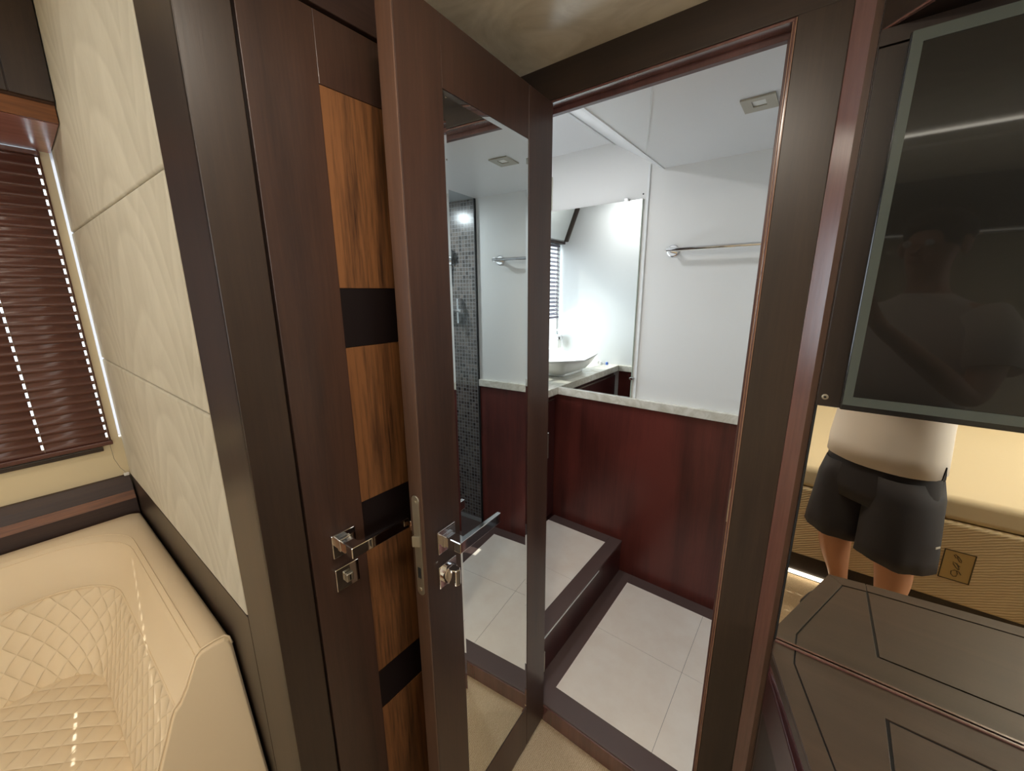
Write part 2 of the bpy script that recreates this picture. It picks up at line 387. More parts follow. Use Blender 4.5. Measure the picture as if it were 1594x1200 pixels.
# bathroom walls
struct('wall_bathroom_far', bx(-1.62, .95, 1.787, 1.84, 0, 2.25), VIN)
struct('wall_wainscot_far', bx(-1.60, .243, 1.781, 1.787, F, .971), MAH)
bm = bmesh.new(); add_box(bm, -1.62, -.657, .962, .9745, .24, 2.25); struct('wall_bathroom_near', bm, VIN)
struct('wall_bathroom_near', bx(-.107, .95, 1.0, 1.008, 0, 2.05), VIN)
struct('wall_bathroom_near', bx(-.602, -.107, 1.0, 1.008, 1.968, 2.05), VIN)
struct('wall_wainscot_near', bx(-1.055, -.66, .9745, .979, .245, .971), MAH)
bm = bmesh.new()
add_box(bm, -1.62, -1.56, .97, 1.8, 0, 1.06); add_box(bm, -1.62, -1.56, .97, 1.8, 1.86, 2.25); add_box(bm, -1.62, -1.56, 1.76, 1.8, 1.06, 1.86); add_box(bm, -1.62, -1.56, .97, .995, 1.06, 1.86)
struct('wall_bathroom_hull', bm, VIN)
win3 = bpy.data.objects.new('window_3', None); COL.objects.link(win3); win3['kind'] = 'structure'
obj('pane', bx(-1.60, -1.594, .995, 1.76, 1.06, 1.86), GLS, win3)
struct('wall_shower_side', bx(.95, 1.0, 1.0, 1.84, 0, 2.05), MOS)
struct('wall_shower_mosaic', bx(.243, .95, 1.779, 1.787, F + .03, 1.985), MOS)
struct('trim_arris_highlight', bx(-.1040, -.1028, .9545, .9565, F, 1.966), ARRIS)
struct('trim_arris_highlight', bx(-.1092, -.1080, .9570, .9590, F, 1.962), ARRIS)
# bathroom ceiling: low flat part, sloped strip, higher flat part
struct('ceiling', bx(-.593, .95, 1.0, 1.79, 1.990, 2.03), CEI)
struct('ceiling', prism([(-.593, 1.990), (-.82, 2.132), (-.82, 2.17), (-.593, 2.03)], .97, 1.79, 'y'), CEI)
struct('ceiling', bx(-1.62, -.82, .97, 1.79, 2.132, 2.17), CEI)
struct('trim_ceiling_fold', prism([(-.586, 1.986), (-.620, 2.005), (-.622, 2.009), (-.586, 1.990)], .98, 1.787, 'y'), WTR, bevel=.001)
struct('trim_ceiling_ridge', prism([(-.806, 2.118), (-.832, 2.130), (-.832, 2.134), (-.806, 2.126)], .98, 1.787, 'y'), WTR, bevel=.001)
def seam(a, b, z0, z1, wd):
    a, b = Vector(a), Vector(b); d = (b - a).normalized(); n = Vector((-d.y, d.x)) * wd / 2
    return prism([tuple(a + n), tuple(b + n), tuple(b - n), tuple(a - n)], z0, z1)
struct('trim_ceiling_seam', seam((-.40, 1.085), (-.583, 1.56), 1.987, 1.9905, .005), WTR)
struct('trim_wall_seam', bx(-.652, -.642, 1.780, 1.787, 1.011, 2.015), WTR, bevel=.001)

# ------------------------------------------------------------ suede panels
zs = [(.819, 1.2745, 'lowest'), (1.2765, 1.7045, 'middle'), (1.7065, 2.29, 'topmost')]
for i, (a, b, nm) in enumerate(zs):
    bm = bx(-2.058, -.8965, .2185, .2315, a, b)
    tag(obj('upholstered_wall_panel', bm, SUE, bevel=.006, segs=3), f'cream brushed suede wall panel beside the window, {nm} of the three stacked', 'wall panel', 'suede wall panels')

# ------------------------------------------------------------ closed door (door_1)
X0 = -.73
d1 = bpy.data.objects.new('door_1', None); COL.objects.link(d1); d1.location = (X0, .81, .02); d1['kind'] = 'structure'; d1['_org'] = [X0, .81, .02]
bm = bmesh.new(); add_box(bm, X0 - .012, X0, .2965, .4135, .02, 1.957); add_box(bm, X0 - .012, X0, .70, .835, .02, 1.957)
add_box(bm, X0 - .012, X0, .4135, .70, 1.848, 1.957); add_box(bm, X0 - .012, X0, .4135, .70, .02, .12)
obj('door_frame', bm, DOORW, d1, bevel=.0012)
segs_ = [(.12, .496, 1), (.496, .609, 0), (.609, .947, 1), (.947, 1.061, 0), (1.061, 1.396, 1), (1.396, 1.510, 0), (1.510, 1.848, 1)]
for a, b, k in segs_:
    o = obj('walnut_inlay' if k else 'black_inlay', bx(X0 - .012, X0 - (.0016 if k else .003), .4140, .6995, a + .0004, b - .0004), WAL if k else BLK, d1)
def handle(parent, T, flip):
    """lever on square rosette; local u along door toward lever tip, s outward, T maps (u,s,z) to parent space"""
    def B(u0, u1, s0, s1, z0, z1):
        bm = bmesh.new(); add_box(bm, u0, u1, s0, s1, z0, z1); bm.transform(T); return bm
    h = obj('door_handle', B(-.026, .026, 0, .009, -.026, .026), CHR, parent, bevel=.0012, local=True)
    bm = bmesh.new(); add_box(bm, -.0135, .0135, .009, .014, -.0135, .0135); bm.transform(T); obj('handle_neck', bm, CHR, h, bevel=.001, local=True)
    bm = bmesh.new(); add_prism(bm, [(-.012, .012), (.012, .012), (.012, .043), (.128, .047), (.128, .057), (-.012, .057)], -.012, .012, 'z'); bm.transform(T); obj('lever', bm, CHR, h, bevel=.0015, local=True)
    return h
def lock(parent, T, turn):
    bm = bmesh.new(); add_box(bm, -.026, .026, 0, .008, -.026, .026); bm.transform(T); k = obj('lock_rosette', bm, CHR, parent, bevel=.0012, local=True)
    if turn:
        bm = lathe([(.021, .008), (.021, .016), (.017, .0165)], (0, 0, 0), 24, 'y'); bm.transform(T); obj('thumb_turn_base', bm, CHR, k, local=True)
        bm = bmesh.new(); add_prism(bm, [(-.009, .014), (.009, .014), (.0085, .036), (.002, .040), (-.0085, .036)], -.019, .019, 'z'); bm.transform(T); obj('thumb_turn', bm, CHR, k, bevel=.002, local=True)
    else:
        bm = bmesh.new(); add_box(bm, -.008, .008, .008, .017, -.010, .010); bm.transform(T); obj('emergency_release', bm, STL, k, bevel=.002, local=True)
        bm = bmesh.new(); add_box(bm, -.0015, .0015, .0168, .0174, -.006, .006); bm.transform(T); obj('release_slot', bm, GAP, k, local=True)
# closed door: u -> +Y, s -> +X
def Tm(origin, u, s):
    u, s = Vector(u), Vector(s); return Matrix.Translation(origin) @ Matrix((u, s, Vector((0, 0, 1)))).transposed().to_4x4()
handle(d1, Tm((0, .362 - .81, .9965 - .02), (0, 1, 0), (1, 0, 0)), False)
lock(d1, Tm((0, .362 - .81, .917 - .02), (0, 1, 0), (1, 0, 0)), False)

# ------------------------------------------------------------ open door with mirror (door_2)
HX, HY, SL = -.598, .952, .06
th = math.atan2(-1, SL)
d2 = bpy.data.objects.new('door_2', None); COL.objects.link(d2); d2.location = (HX, HY, 0); d2.rotation_euler = (0, 0, th); d2['kind'] = 'structure'
W = .507; ZB, ZT = .016, 1.957; u0, u1, mz0, mz1 = .117, .402, .180, 1.846; TH = .036
def dl(name, bm, m, parent=d2, **k): return obj(name, bm, m, parent, local=True, **k)
dl('hinge_stile', bx(.004, u0 - .0006, -TH, 0, ZB, ZT), DOORW, bevel=.001)
dl('lock_stile', bx(u1, W - .003, -TH, 0, ZB, ZT), DOORW, bevel=.001)
dl('rail', bx(u0 + .0006, u1, -TH, 0, mz1, ZT), DOORW, bevel=.001)
dl('rail', bx(u0 + .0006, u1, -TH, 0, ZB, mz0), DOORW, bevel=.001)
dl('back_panel', bx(u0, u1, -TH, -.012, mz0, mz1), DOORW)
dl('edge_lipping', bx(W - .003, W, -TH - .0003, .0003, ZB, ZT), EDGE, bevel=.0015)
mp = dl('mirror', bx(u0 + .008, u1 - .008, -.010, -.0024, mz0 + .009, mz1 - .009), MIR)
bm = bmesh.new(); q = [(u0 + .0005, mz0 + .0005), (u1 - .0005, mz0 + .0005), (u1 - .0005, mz1 - .0005), (u0 + .0005, mz1 - .0005)]; qi = [(u0 + .008, mz0 + .009), (u1 - .008, mz0 + .009), (u1 - .008, mz1 - .009), (u0 + .008, mz1 - .009)]
A = [bm.verts.new((a, -.0017, z)) for a, z in q]; Bv = [bm.verts.new((a, -.0024, z)) for a, z in qi]; Cc = [bm.verts.new((a, -.0105, z)) for a, z in q]
for i in range(4):
    j = (i + 1) % 4; bm.faces.new((A[i], A[j], Bv[j], Bv[i])); bm.faces.new((Cc[i], Cc[j], A[j], A[i]))
dl('mirror_bevel', bm, MIR, mp)
# latch face plate on the edge
def edge_plate():
    bm = bmesh.new(); n = 10; w2, h2 = .010, .114; poly = []
    for k in range(n + 1): a = PI * k / n; poly.append((-.018 + w2 * math.cos(a), .998 + h2 - w2 + w2 * math.sin(a)))
    for k in range(n + 1): a = PI + PI * k / n; poly.append((-.018 + w2 * math.cos(a), .998 - h2 + w2 + w2 * math.sin(a)))
    add_prism(bm, poly, W - .001, W + .0022, 'x'); return bm
ep = dl('latch_plate', edge_plate(), STL, bevel=.0006)
dl('latch_bolt', prism([(W, -.025), (W + .011, -.025), (W + .003, -.011), (W, -.011)], 1.000, 1.024), STL, ep, bevel=.001)
dl('deadbolt_slot', bx(W + .002, W + .0026, -.0225, -.0135, .925, .950), GAP, ep)
for z in (1.098, .898):
    bm = lathe([(.004, 0), (.004, .0012), (.0018, .0016)], (W + .0022, -.018, z), 14, 'x'); dl('screw', bm, STL, ep)
handle(d2, Tm((.452, 0, .996), (-1, 0, 0), (0, 1, 0)), False)
lock(d2, Tm((.452, 0, .913), (-1, 0, 0), (0, 1, 0)), True)
handle(d2, Tm((.452, -TH, .996), (-1, 0, 0), (0, -1, 0)), False)
for z in (.25, 1.05, 1.75):
    dl('hinge', tube([(.0, -.006, z - .04), (.0, -.006, z + .04)], .006, 10), STL)
struct('trim_strike_plate', bx(-.1115, -.1083, .962, .984, .975, 1.055), STL)

# ------------------------------------------------------------ window shelf, blind, overhead cabinet (left)
struct('trim_window_shelf', prism([(-2.0595, .60), (-2.0595, .822), (-2.045, .822), (-2.032, .797), (-2.021, .763), (-2.009, .735), (-2.003, .66), (-1.995, .60)], -2.55, .216, 'y'), DWY, bevel=.002)
struct('trim_window_shelf_band', prism([(-2.0215, .765), (-2.0095, .735), (-2.0065, .736), (-2.0185, .766)], -2.55, .214, 'y'), WALH)
struct('trim_window_rail', bx(-2.0595, -2.047, -1.3, .165, .934, .950), DW, bevel=.002)
def blind(name, label, x, y0, y1, z0, z1, n, holes, m, tilt, wd):
    t = thing(name, label, 'blind', (x, (y0 + y1) / 2, z1))
    p = (z1 - z0) / n; first = None
    ys = [y0]
    for h in holes: ys += [h - .0028, h + .0028]
    ys.append(y1); ys = sorted(ys)
    bm = bmesh.new(); prof = []
    for k in range(7):
        s = k / 6 - .5; zz = s * wd * math.cos(tilt); xx = -s * wd * math.sin(tilt) + .0016 * (1 - (2 * s) ** 2); prof.append((xx, zz))
    cols = [[bm.verts.new((x + a, y, z1 - p / 2 + b)) for a, b in prof] for y in ys]
    for i in range(len(ys) - 1):
        hole = any(abs((ys[i] + ys[i + 1]) / 2 - h) < .0005 for h in holes)
        for k in range(6):
            if hole and k in (2, 3, 4): continue
            bm.faces.new((cols[i][k], cols[i + 1][k], cols[i + 1][k + 1], cols[i][k + 1]))
    s0 = obj('slat', bm, m, t, smooth=True)
    sm = s0.modifiers.new('thickness', 'SOLIDIFY'); sm.thickness = .0005
    for k in range(1, n):
        c = s0.copy(); COL.objects.link(c); c.location = (0, 0, -p * k)
    obj('head_rail', bx(x - .012, x + .013, y0, y1, z1 + .002, z1 + .016), m, t, bevel=.002)
    obj('bottom_rail', bx(x - .004, x + .012, y0, y1 + .003, z0 - .020, z0 - .004), m, t, bevel=.003)
    for h in holes:
        o = obj('ladder_cord', tube([(x + .0062, h + .0032, z0 - .01), (x + .0062, h + .0032, z1)], .0006, 6), CORD, t)
    return t
bl = blind('venetian_blind', 'dark red-brown slatted blind closed over the window left of the suede panels', -2.050, -1.24, .1895, .975, 1.930, 31, (-.45, -.29, -.13, .024, .181), SLT, .17, .0405)
obj('pull_cord', tube([(-2.04, .183, .955), (-2.038, .184, .90), (-2.036, .194, .86), (-2.035, .205, .838)], .0008, 6), CORD, bl)
tag(obj('plastic_clip', bx(-2.045, -2.033, .199, .2145, .823, .834), PLAS, bevel=.002), 'small clear plastic clip lying at the corner of the window shelf', 'clip')
oc = thing('overhead_cabinet', 'dark wood overhead cabinet with walnut band above the red-brown blind', 'cabinet', (-1.9, .2, 1.95))
obj('cabinet_body', prism([(-2.058, 1.953), (-1.775, 1.972), (-1.770, 2.010), (-1.755, 2.020), (-1.735, 2.28), (-2.058, 2.28)], -2.4, .2155, 'y'), DWY, oc)
obj('walnut_band', prism([(-1.776, 1.968), (-1.766, 1.968), (-1.766, 2.012), (-1.776, 2.012)], -2.4, .2158, 'y'), WALH, oc, bevel=.001)
for a, b in ((.136, .2155), (-.34, .133), (-.82, -.343), (-1.3, -.823)):
    obj('cabinet_door', prism([(-1.764, 2.017), (-1.750, 2.017), (-1.728, 2.28), (-1.742, 2.28)], a, b, 'y'), DW, oc, bevel=.001)
obj('underside_panel', prism([(-2.058, 1.949), (-1.778, 1.967), (-1.778, 1.970), (-2.058, 1.952)], -2.4, .2155, 'y'), PINK, oc)

# ------------------------------------------------------------ sofa
sofa = thing('corner_sofa', 'cream leather corner sofa with diamond-quilted back and seat', 'sofa', (-1.5, -.2, 0))
def path(dx, dy, r, xe, n=10):
    cx, cy = -1.99 + dx, .214 - dy; pts = [(cx, -2.2), (cx, -1.6), (cx, -1.0), (cx, -.5)]
    yy = [-.35, -.25]
    for y in yy: pts.append((cx, min(y, cy - r - .001)))
    for k in range(n + 1):
        a = PI * (1 - .5 * k / n); pts.append((cx + r + r * math.cos(a), cy - r + r * math.sin(a)))
    x0 = cx + r
    for k in range(1, 7): pts.append((x0 + (xe - x0) * k / 6, cy))
    return pts
lev = [(0, 0, .20, .01), (0, 0, .45, .01), (0, 0, .665, .01), (.003, .003, .682, .02), (.012, .010, .690, .03), (.04, .03, .692, .08), (.078, .058, .690, .17), (.095, .070, .682, .20), (.112, .080, .665, .21), (.15, .098, .635, .20), (.20, .115, .612, .18), (.236, .127, .604, .17)]
def endx(z): return -1.048 + (.69 - z) * .30
def sofa_strip(levels, name, m, uvq=False, cap=False):
    bm = bmesh.new(); uvl = bm.loops.layers.uv.new('UVMap'); rows = []; us = []
    for (dx, dy, z, r) in levels:
        pts = path(dx, dy, r, endx(z)); rows.append([bm.verts.new((x, y, z)) for x, y in pts])
    vs = [0]
    for i in range(1, len(levels)): vs.append(vs[-1] + (rows[i][18].co - rows[i - 1][18].co).length)
    for i, row in enumerate(rows):
        u = [0]; ref = rows[0]
        for k in range(1, len(ref)): u.append(u[-1] + (ref[k].co - ref[k - 1].co).length)
        us.append(u)
    for i in range(len(rows) - 1):
        for k in range(len(rows[0]) - 1):
            f = bm.faces.new((rows[i][k], rows[i][k + 1], rows[i + 1][k + 1], rows[i + 1][k]))
            for l, (a, b) in zip(f.loops, ((i, k), (i, k + 1), (i + 1, k + 1), (i + 1, k))): l[uvl].uv = (us[a][b], vs[a])
    return bm, rows
bm, rows = sofa_strip(lev, 'backrest', LEA)
obj('backrest', bm, LEA, sofa, smooth=True)
lq = [(.232, .124, .606, .17), (.238, .126, .598, .17), (.252, .136, .590, .168), (.30, .155, .55, .155), (.36, .18, .50, .14), (.42, .205, .45, .12), (.428, .208, .40, .12)]
bm, rows = sofa_strip(lq, 'quilted_back', LEQ)
obj('quilted_back_cushion', bm, LEQ, sofa, smooth=True)
# end cap of the backrest
def cap_poly():
    pts = []
    for (dx, dy, z, r) in lev + lq[2:]: pts.append((endx(z), .214 - dy, z))
    pts.append((endx(.2), .006, .20)); return pts
bm = bmesh.new(); P1 = cap_poly(); a = [bm.verts.new((x + .001, y, z)) for x, y, z in P1]; b = [bm.verts.new((x + .010, (y - .11) * .95 + .11, (z - .45) * .975 + .45)) for x, y, z in P1]
n = len(P1)
for i in range(n): bm.faces.new((a[i], a[(i + 1) % n], b[(i + 1) % n], b[i]))
bm.faces.new(b)
obj('arm_end_panel', bm, LEA, sofa, bevel=.002)
# stitched piping on the arm edge
pp = [(endx(z) + .002, .214 - dy, z + .0015) for dx, dy, z, r in lev[2:] + lq[2:6]]
obj('piping', tube(pp, .0028, 8), LEA, sofa, smooth=True)
# double seam running round the top
for k, nm in ((6, 0), (7, 0)):
    dx, dy, z, r = lev[k]; pts = [(x, y, z + .0002) for x, y in path(dx, dy, r, endx(z))]
    obj('top_seam', tube(pts[5:], .0012, 6), LEA, sofa, smooth=True)
# crease line over the quilting
dx, dy, z, r = lq[0]; obj('crease_piping', tube([(x, y, z - .001) for x, y in path(dx, dy, r, endx(z))], .0022, 6), LEA, sofa, smooth=True)
# seat
def seat_mesh():
    bm = bmesh.new(); uvl = bm.loops.layers.uv.new('UVMap')
    nx, ny = 20, 30; V = []
    for i in range(nx + 1):
        row = []
        for j in range(ny + 1):
            x = -1.60 + i * (.64 / nx); y = -1.6 + j * (1.63 / ny)
            e = min(i, 3) / 3; ex = min(nx - i, 2) / 2; ey = min(ny - j, 2) / 2
            row.append(bm.verts.new((x, y, .448 - .03 * (1 - ex) ** 2 - .012 * (1 - ey) ** 2 - .012 * (1 - e) ** 2)))
        V.append(row)
    for i in range(nx):
        for j in range(ny):
            f = bm.faces.new((V[i][j], V[i + 1][j], V[i + 1][j + 1], V[i][j + 1]))
            for l in f.loops: l[uvl].uv = (l.vert.co.x, l.vert.co.y)
    return bm
obj('seat_cushion', seat_mesh(), LEQ, sofa, smooth=True)
obj('seat_base', bx(-1.985, -.962, -1.6, -.0, .0, .416), LEA, sofa, bevel=.01)
obj('arm_base', bx(-1.985, -.958, -.0, .2, .0, .35), LEA, sofa, bevel=.008)

# ------------------------------------------------------------ bathroom fittings
vb = thing('vanity_cabinet', 'dark mahogany vanity cabinet on the raised step under the pale worktop', 'cabinet', (-1.3, 1.38, .245))
obj('cabinet_body', bx(-1.555, -1.09, .981, 1.779, .246, .970), MAHD, vb)
for a, b in ((.985, 1.378), (1.382, 1.775)): obj('cabinet_door', bx(-1.090, -1.076, a, b, .27, .938), MAHD, vb, bevel=.002)
obj('finger_rail', bx(-1.082, -1.079, .985, 1.775, .940, .944), STL, vb)
tag(obj('worktop', bx(-1.557, -1.055, .9755, 1.7865, .972, 1.011), STO, bevel=.0015), 'pale marble vanity worktop carrying the white vessel basin', 'worktop')
tag(obj('wall_ledge', bx(-1.0535, .233, 1.766, 1.7865, .972, 1.011), STO, bevel=.0015), 'long pale marble ledge capping the mahogany wainscot on the far bathroom wall', 'ledge')
tag(obj('wall_ledge', bx(-1.0535, -.66, .9755, .990, .972, 1.011), STO, bevel=.0015), 'short pale marble ledge beside the vanity, seen only in the bathroom mirror', 'ledge')
bmir = thing('wall_mirror', 'frameless bathroom mirror above the marble ledge reflecting the basin', 'mirror', (-1.1, 1.78, 1.01))
obj('mirror_glass', bx(-1.555, -.667, 1.7775, 1.7865, 1.012, 1.885), MIR, bmir)
obj('mirror_side_edge', bx(-.6668, -.6655, 1.7775, 1.7865, 1.012, 1.885), SILV, bmir)
for x, z in ((-.735, 1.888), (-.662, 1.105)):
    obj('mirror_clip', bx(x - .008, x + .008, 1.765, 1.7865, z - .004, z + .006), CHR, bmir, bevel=.001)
tag(obj('wall_socket_screw', lathe([(.003, 0), (.003, -.002), (.001, -.0024)], (-.668, 1.787, 1.905), 12, 'y'), BLK), 'tiny dark screw in the wall above the bathroom mirror corner', 'screw')
# basin
def superel(hx, hy, z, c, e, lift=0, n=48):
    out = []
    for k in range(n):
        a = 2 * PI * k / n; ca, sa = math.cos(a), math.sin(a)
        x = math.copysign(abs(ca) ** (2 / e), ca) * hx; y = math.copysign(abs(sa) ** (2 / e), sa) * hy
        cr = abs(x / hx * y / hy)
        out.append((c[0] + x, c[1] + y, z + lift * cr))
    return out
SC = (-1.29, 1.425)
bm = bmesh.new()
R = [superel(.135, .15, 1.0112, SC, 5), superel(.135, .15, 1.022, SC, 5), superel(.132, .147, 1.026, SC, 5), superel(.155, .165, 1.035, SC, 5), superel(.178, .190, 1.060, SC, 5, .004), superel(.192, .208, 1.088, SC, 6, .012), superel(.200, .222, 1.100, SC, 8, .022), superel(.199, .221, 1.104, SC, 8, .022),
     superel(.188, .206, 1.098, SC, 7, .014), superel(.165, .18, 1.070, SC, 5), superel(.12, .135, 1.045, SC, 4), superel(.02, .02, 1.040, SC, 2)]
add_loft(bm, R)
bs = obj('vessel_basin', bm, WHT, smooth=True); tag(bs, 'white square vessel basin with upturned corners on the vanity worktop', 'basin')
obj('drain', lathe([(.018, 1.0405), (.018, 1.044), (.01, 1.045)], (SC[0], SC[1], 0), 20), CHR, bs)
fa = thing('basin_tap', 'chrome tap standing behind the white vessel basin', 'tap', (-1.53, 1.42, 1.011))
obj('tap_body', tube([(-1.525, 1.42, 1.0115), (-1.525, 1.42, 1.19)], .014, 20), CHR, fa); obj('spout', bx(-1.53, -1.40, 1.412, 1.428, 1.175, 1.187), CHR, fa, bevel=.003)
sdz = thing('soap_dispenser', 'white wall-mounted soap dispenser in a chrome ring beside the basin', 'dispenser', (-1.522, 1.035, 1.1))
obj('bottle', lathe([(.028, 1.100), (.031, 1.105), (.0345, 1.195), (.032, 1.198), (.012, 1.200)], (-1.522, 1.035, 0), 28), WHT, sdz, smooth=True)
obj('pump', tube([(-1.522, 1.035, 1.199), (-1.522, 1.035, 1.233), (-1.497, 1.045, 1.238)], .006, 12), CHR, sdz)
obj('holder_ring', lathe([(.034, 1.166), (.0375, 1.166), (.0375, 1.184), (.034, 1.184)], (-1.522, 1.035, 0), 28), CHR, sdz)
obj('bracket', bx(-1.530, -1.514, .9745, 1.001, 1.168, 1.180), CHR, sdz)
for x, y, m, lb in ((-1.20, 1.01, WHT, 'small white bottle cap left on the vanity worktop'), (-1.13, 1.015, mat('blue plastic', srgb(70, 110, 190), .3), 'small blue bottle cap at the end of the vanity worktop'), (-1.17, 1.02, PLAS, 'small clear bottle cap between the white and the blue one')):
    tag(obj('bottle_cap', lathe([(.009, 1.0112), (.009, 1.026), (.006, 1.029)], (x, y, 0), 16), m), lb, 'cap')
# bathroom window blind and mirrored overhead cabinet
blind('venetian_blind', 'grey-violet slatted blind half lowered in the bathroom window, seen in mirror', -1.545, 1.0, 1.75, 1.335, 1.808, 17, (1.03, 1.40, 1.70), SLG, .95, .030)
mc = thing('bathroom_overhead_cabinet', 'slanted mirrored overhead cabinet above the bathroom window', 'cabinet', (-1.48, 1.37, 1.84))
obj('cabinet_body', prism([(-1.557, 1.845), (-1.497, 1.845), (-1.412, 2.06), (-1.412, 2.128), (-1.557, 2.128)], 1.0, 1.76, 'y'), VIN, mc)
obj('mirror_door', prism([(-1.490, 1.848), (-1.478, 1.848), (-1.395, 2.055), (-1.407, 2.055)], 1.022, 1.76, 'y'), MIR, mc)
obj('door_edge_trim', prism([(-1.492, 1.842), (-1.468, 1.842), (-1.384, 2.050), (-1.410, 2.060)], 1.0, 1.021, 'y'), DW, mc)
obj('bottom_trim', bx(-1.557, -1.495, .995, 1.76, 1.828, 1.843), DW, mc)
# towel rail
tr = thing('towel_rail', 'chrome towel rail on the white far bathroom wall', 'towel rail', (-.22, 1.787, 1.66))
for x in (-.525, .088):
    pl = obj('rosette', lathe([(.024, 0), (.024, -.006), (.021, -.0075)], (x, 1.787, 1.666), 28, 'y'), CHR, tr, smooth=False)
    obj('post', tube([(x, 1.781, 1.666), (x, 1.722, 1.666)], .010, 18), CHR, tr)
obj('bar', tube([(-.535, 1.727, 1.666), (.098, 1.727, 1.666)], .0078, 18), CHR, tr)
dlg = thing('downlight', 'square brushed steel downlight in the white bathroom ceiling', 'ceiling light', (-.205, 1.353, 1.99))
bm = bmesh.new(); x0, x1, y0, y1 = -.246, -.166, 1.308, 1.400
q = [(x0, y0), (x1, y0), (x1, y1), (x0, y1)]; qi = [(-.222, 1.328), (-.190, 1.328), (-.190, 1.368), (-.222, 1.368)]
A = [bm.verts.new((a, b, 1.9895)) for a, b in q]; B_ = [bm.verts.new((a, b, 1.985)) for a, b in q]; D_ = [bm.verts.new((a, b, 1.985)) for a, b in qi]; E_ = [bm.verts.new((a, b, 1.9895)) for a, b in qi]
for i in range(4):
    j = (i + 1) % 4
    bm.faces.new((A[i], A[j], B_[j], B_[i])); bm.faces.new((B_[i], B_[j], D_[j], D_[i])); bm.faces.new((D_[i], D_[j], E_[j], E_[i]))
obj('frame', bm, STL, dlg); obj('lens', bx(-.222, -.190, 1.328, 1.368, 1.9880, 1.9895), mat('frosted lens', srgb(235, 235, 230), .4), dlg)
for nm, x, y, z, p in (('over the vanity', -1.00, 1.20, 2.132, 4.0), ('inside the shower', .60, 1.40, 1.990, 8.5)):  # off-view downlights added to fill the bathroom with light
    t = thing('downlight', f'added off-view bathroom fill downlight {nm}', 'ceiling light', (x, y, z))
    obj('frame', bx(x - .045, x + .045, y - .045, y + .045, z - .005, z - .0005), STL, t, bevel=.001)
    area('fill_downlight_beam', (x, y, z - .01), (0, 0, -1), .06, .06, p, (.96, .98, 1))
# shower
sg = thing('shower_screen', 'clear glass shower screen reaching nearly to the ceiling', 'glass screen', (.238, 1.4, F))
obj('glass_panel', bx(.235, .241, 1.05, 1.778, F + .001, 1.984), GLT, sg); obj('wall_profile', bx(.2335, .2425, 1.770, 1.7785, F + .001, 1.984), GAP, sg)
sh = thing('shower_mixer', 'chrome shower mixer on the grey mosaic wall', 'shower mixer', (.36, 1.779, 1.4))
obj('mixer_bar', tube([(.32, 1.745, 1.40), (.47, 1.745, 1.40)], .016, 18), CHR, sh); obj('valve_plate', bx(.338, .352, 1.730, 1.7785, 1.33, 1.47), CHR, sh, bevel=.003)
obj('control_knob', lathe([(.02, 0), (.02, .03), (.015, .034)], (.47, 1.745, 1.40), 18, 'x'), CHR, sh)
ss = thing('hand_shower', 'dark hand shower hanging high on the mosaic wall', 'shower head', (.42, 1.75, 1.7))
obj('shower_handle', tube([(.42, 1.77, 1.56), (.42, 1.755, 1.68)], .011, 14), CHR, ss); obj('shower_head', lathe([(.03, 0), (.04, -.012), (.04, -.022), (.01, -.024)], (.42, 1.775, 1.705), 24, 'y'), BLK, ss)

# ------------------------------------------------------------ right side: counter, mirror, television
MY = .927
cb = thing('sideboard', 'dark brown angled sideboard below the wall mirror and television', 'sideboard', (.5, .7, 0))
def plan(o, x1=1.3):   # outer plan with the left chamfer shifted out by o
    return [(.0142 - o * .0, .9255), (.0142 - o * .2, .880 - o * .4), (.111 - o, .592 - o * 1.0), (.463, .548 - o), (x1, .445 - o), (x1, .9255)]
obj('cabinet_body', prism(plan(-.012), 0, .60), DW, cb)
obj('lower_moulding', prism(plan(.006), .60, .700), MAHD, cb, bevel=.003)
obj('recess_band', prism(plan(-.008), .700, .722), RED, cb)
obj('top_slab', prism(plan(0), .722, .7475), CTW, cb, bevel=.002)
obj('groove_underlay', prism([(.018, .9235), (.018, .884), (.114, .598), (.463, .557), (1.296, .455), (1.296, .9235)], .7470, .7476), GAP, cb)
# border and inset panels on the top, thin gaps between
zt0, zt1 = .7470, .7500
bl_ = [(.0150, .9240), (.0150, .882), (.1115, .5935), (.1385, .6240), (.0515, .8815), (.0515, .9240)]
obj('top_border', prism(bl_, zt0, zt1), CTW, cb, bevel=.0007)
obj('top_border', prism([(.1120, .5930), (.1870, .5815), (.1875, .6150), (.1390, .6235)], zt0, zt1), CTW, cb, bevel=.0007)
obj('top_border', prism([(.1885, .5813), (.463, .5495), (1.298, .447), (1.298, .482), (.470, .585), (.1890, .6135)], zt0, zt1), CTW, cb, bevel=.0007)
obj('top_field', prism([(.0545, .9240), (.0545, .8825), (.1402, .6275), (.1862, .6185), (.1895, .8500), (1.298, .8500), (1.298, .9240)], zt0, zt1), CTW, cb, bevel=.0007)
obj('lift_up_panel', prism([(.1905, .6170), (.470, .5885), (1.298, .4855), (1.298, .8455), (.1945, .8455)], zt0, zt1 - .0004), CTW, cb, bevel=.0007)
obj('base_bead', bx(.016, 1.298, .9195, .9255, .7500, .7535), RED, cb, bevel=.001)
wm = thing('panel_mirror', 'warm mirror panel behind the sideboard below the television', 'mirror', (.5, .93, .75))
obj('mirror_glass', bx(.0175, 1.3, MY, .9415, .7505, 1.2895), MIRW, wm); obj('mirror_edge', bx(.0140, .0172, .925, .9415, .7505, 1.2895), GAP, wm)
struct('wall_television_side', bx(.0135, 2.25, .9425, .96, 0, 2.3), DW)
bp_ = thing('backing_panel', 'black-brown backing board behind the television', 'panel', (.5, .93, 1.29))
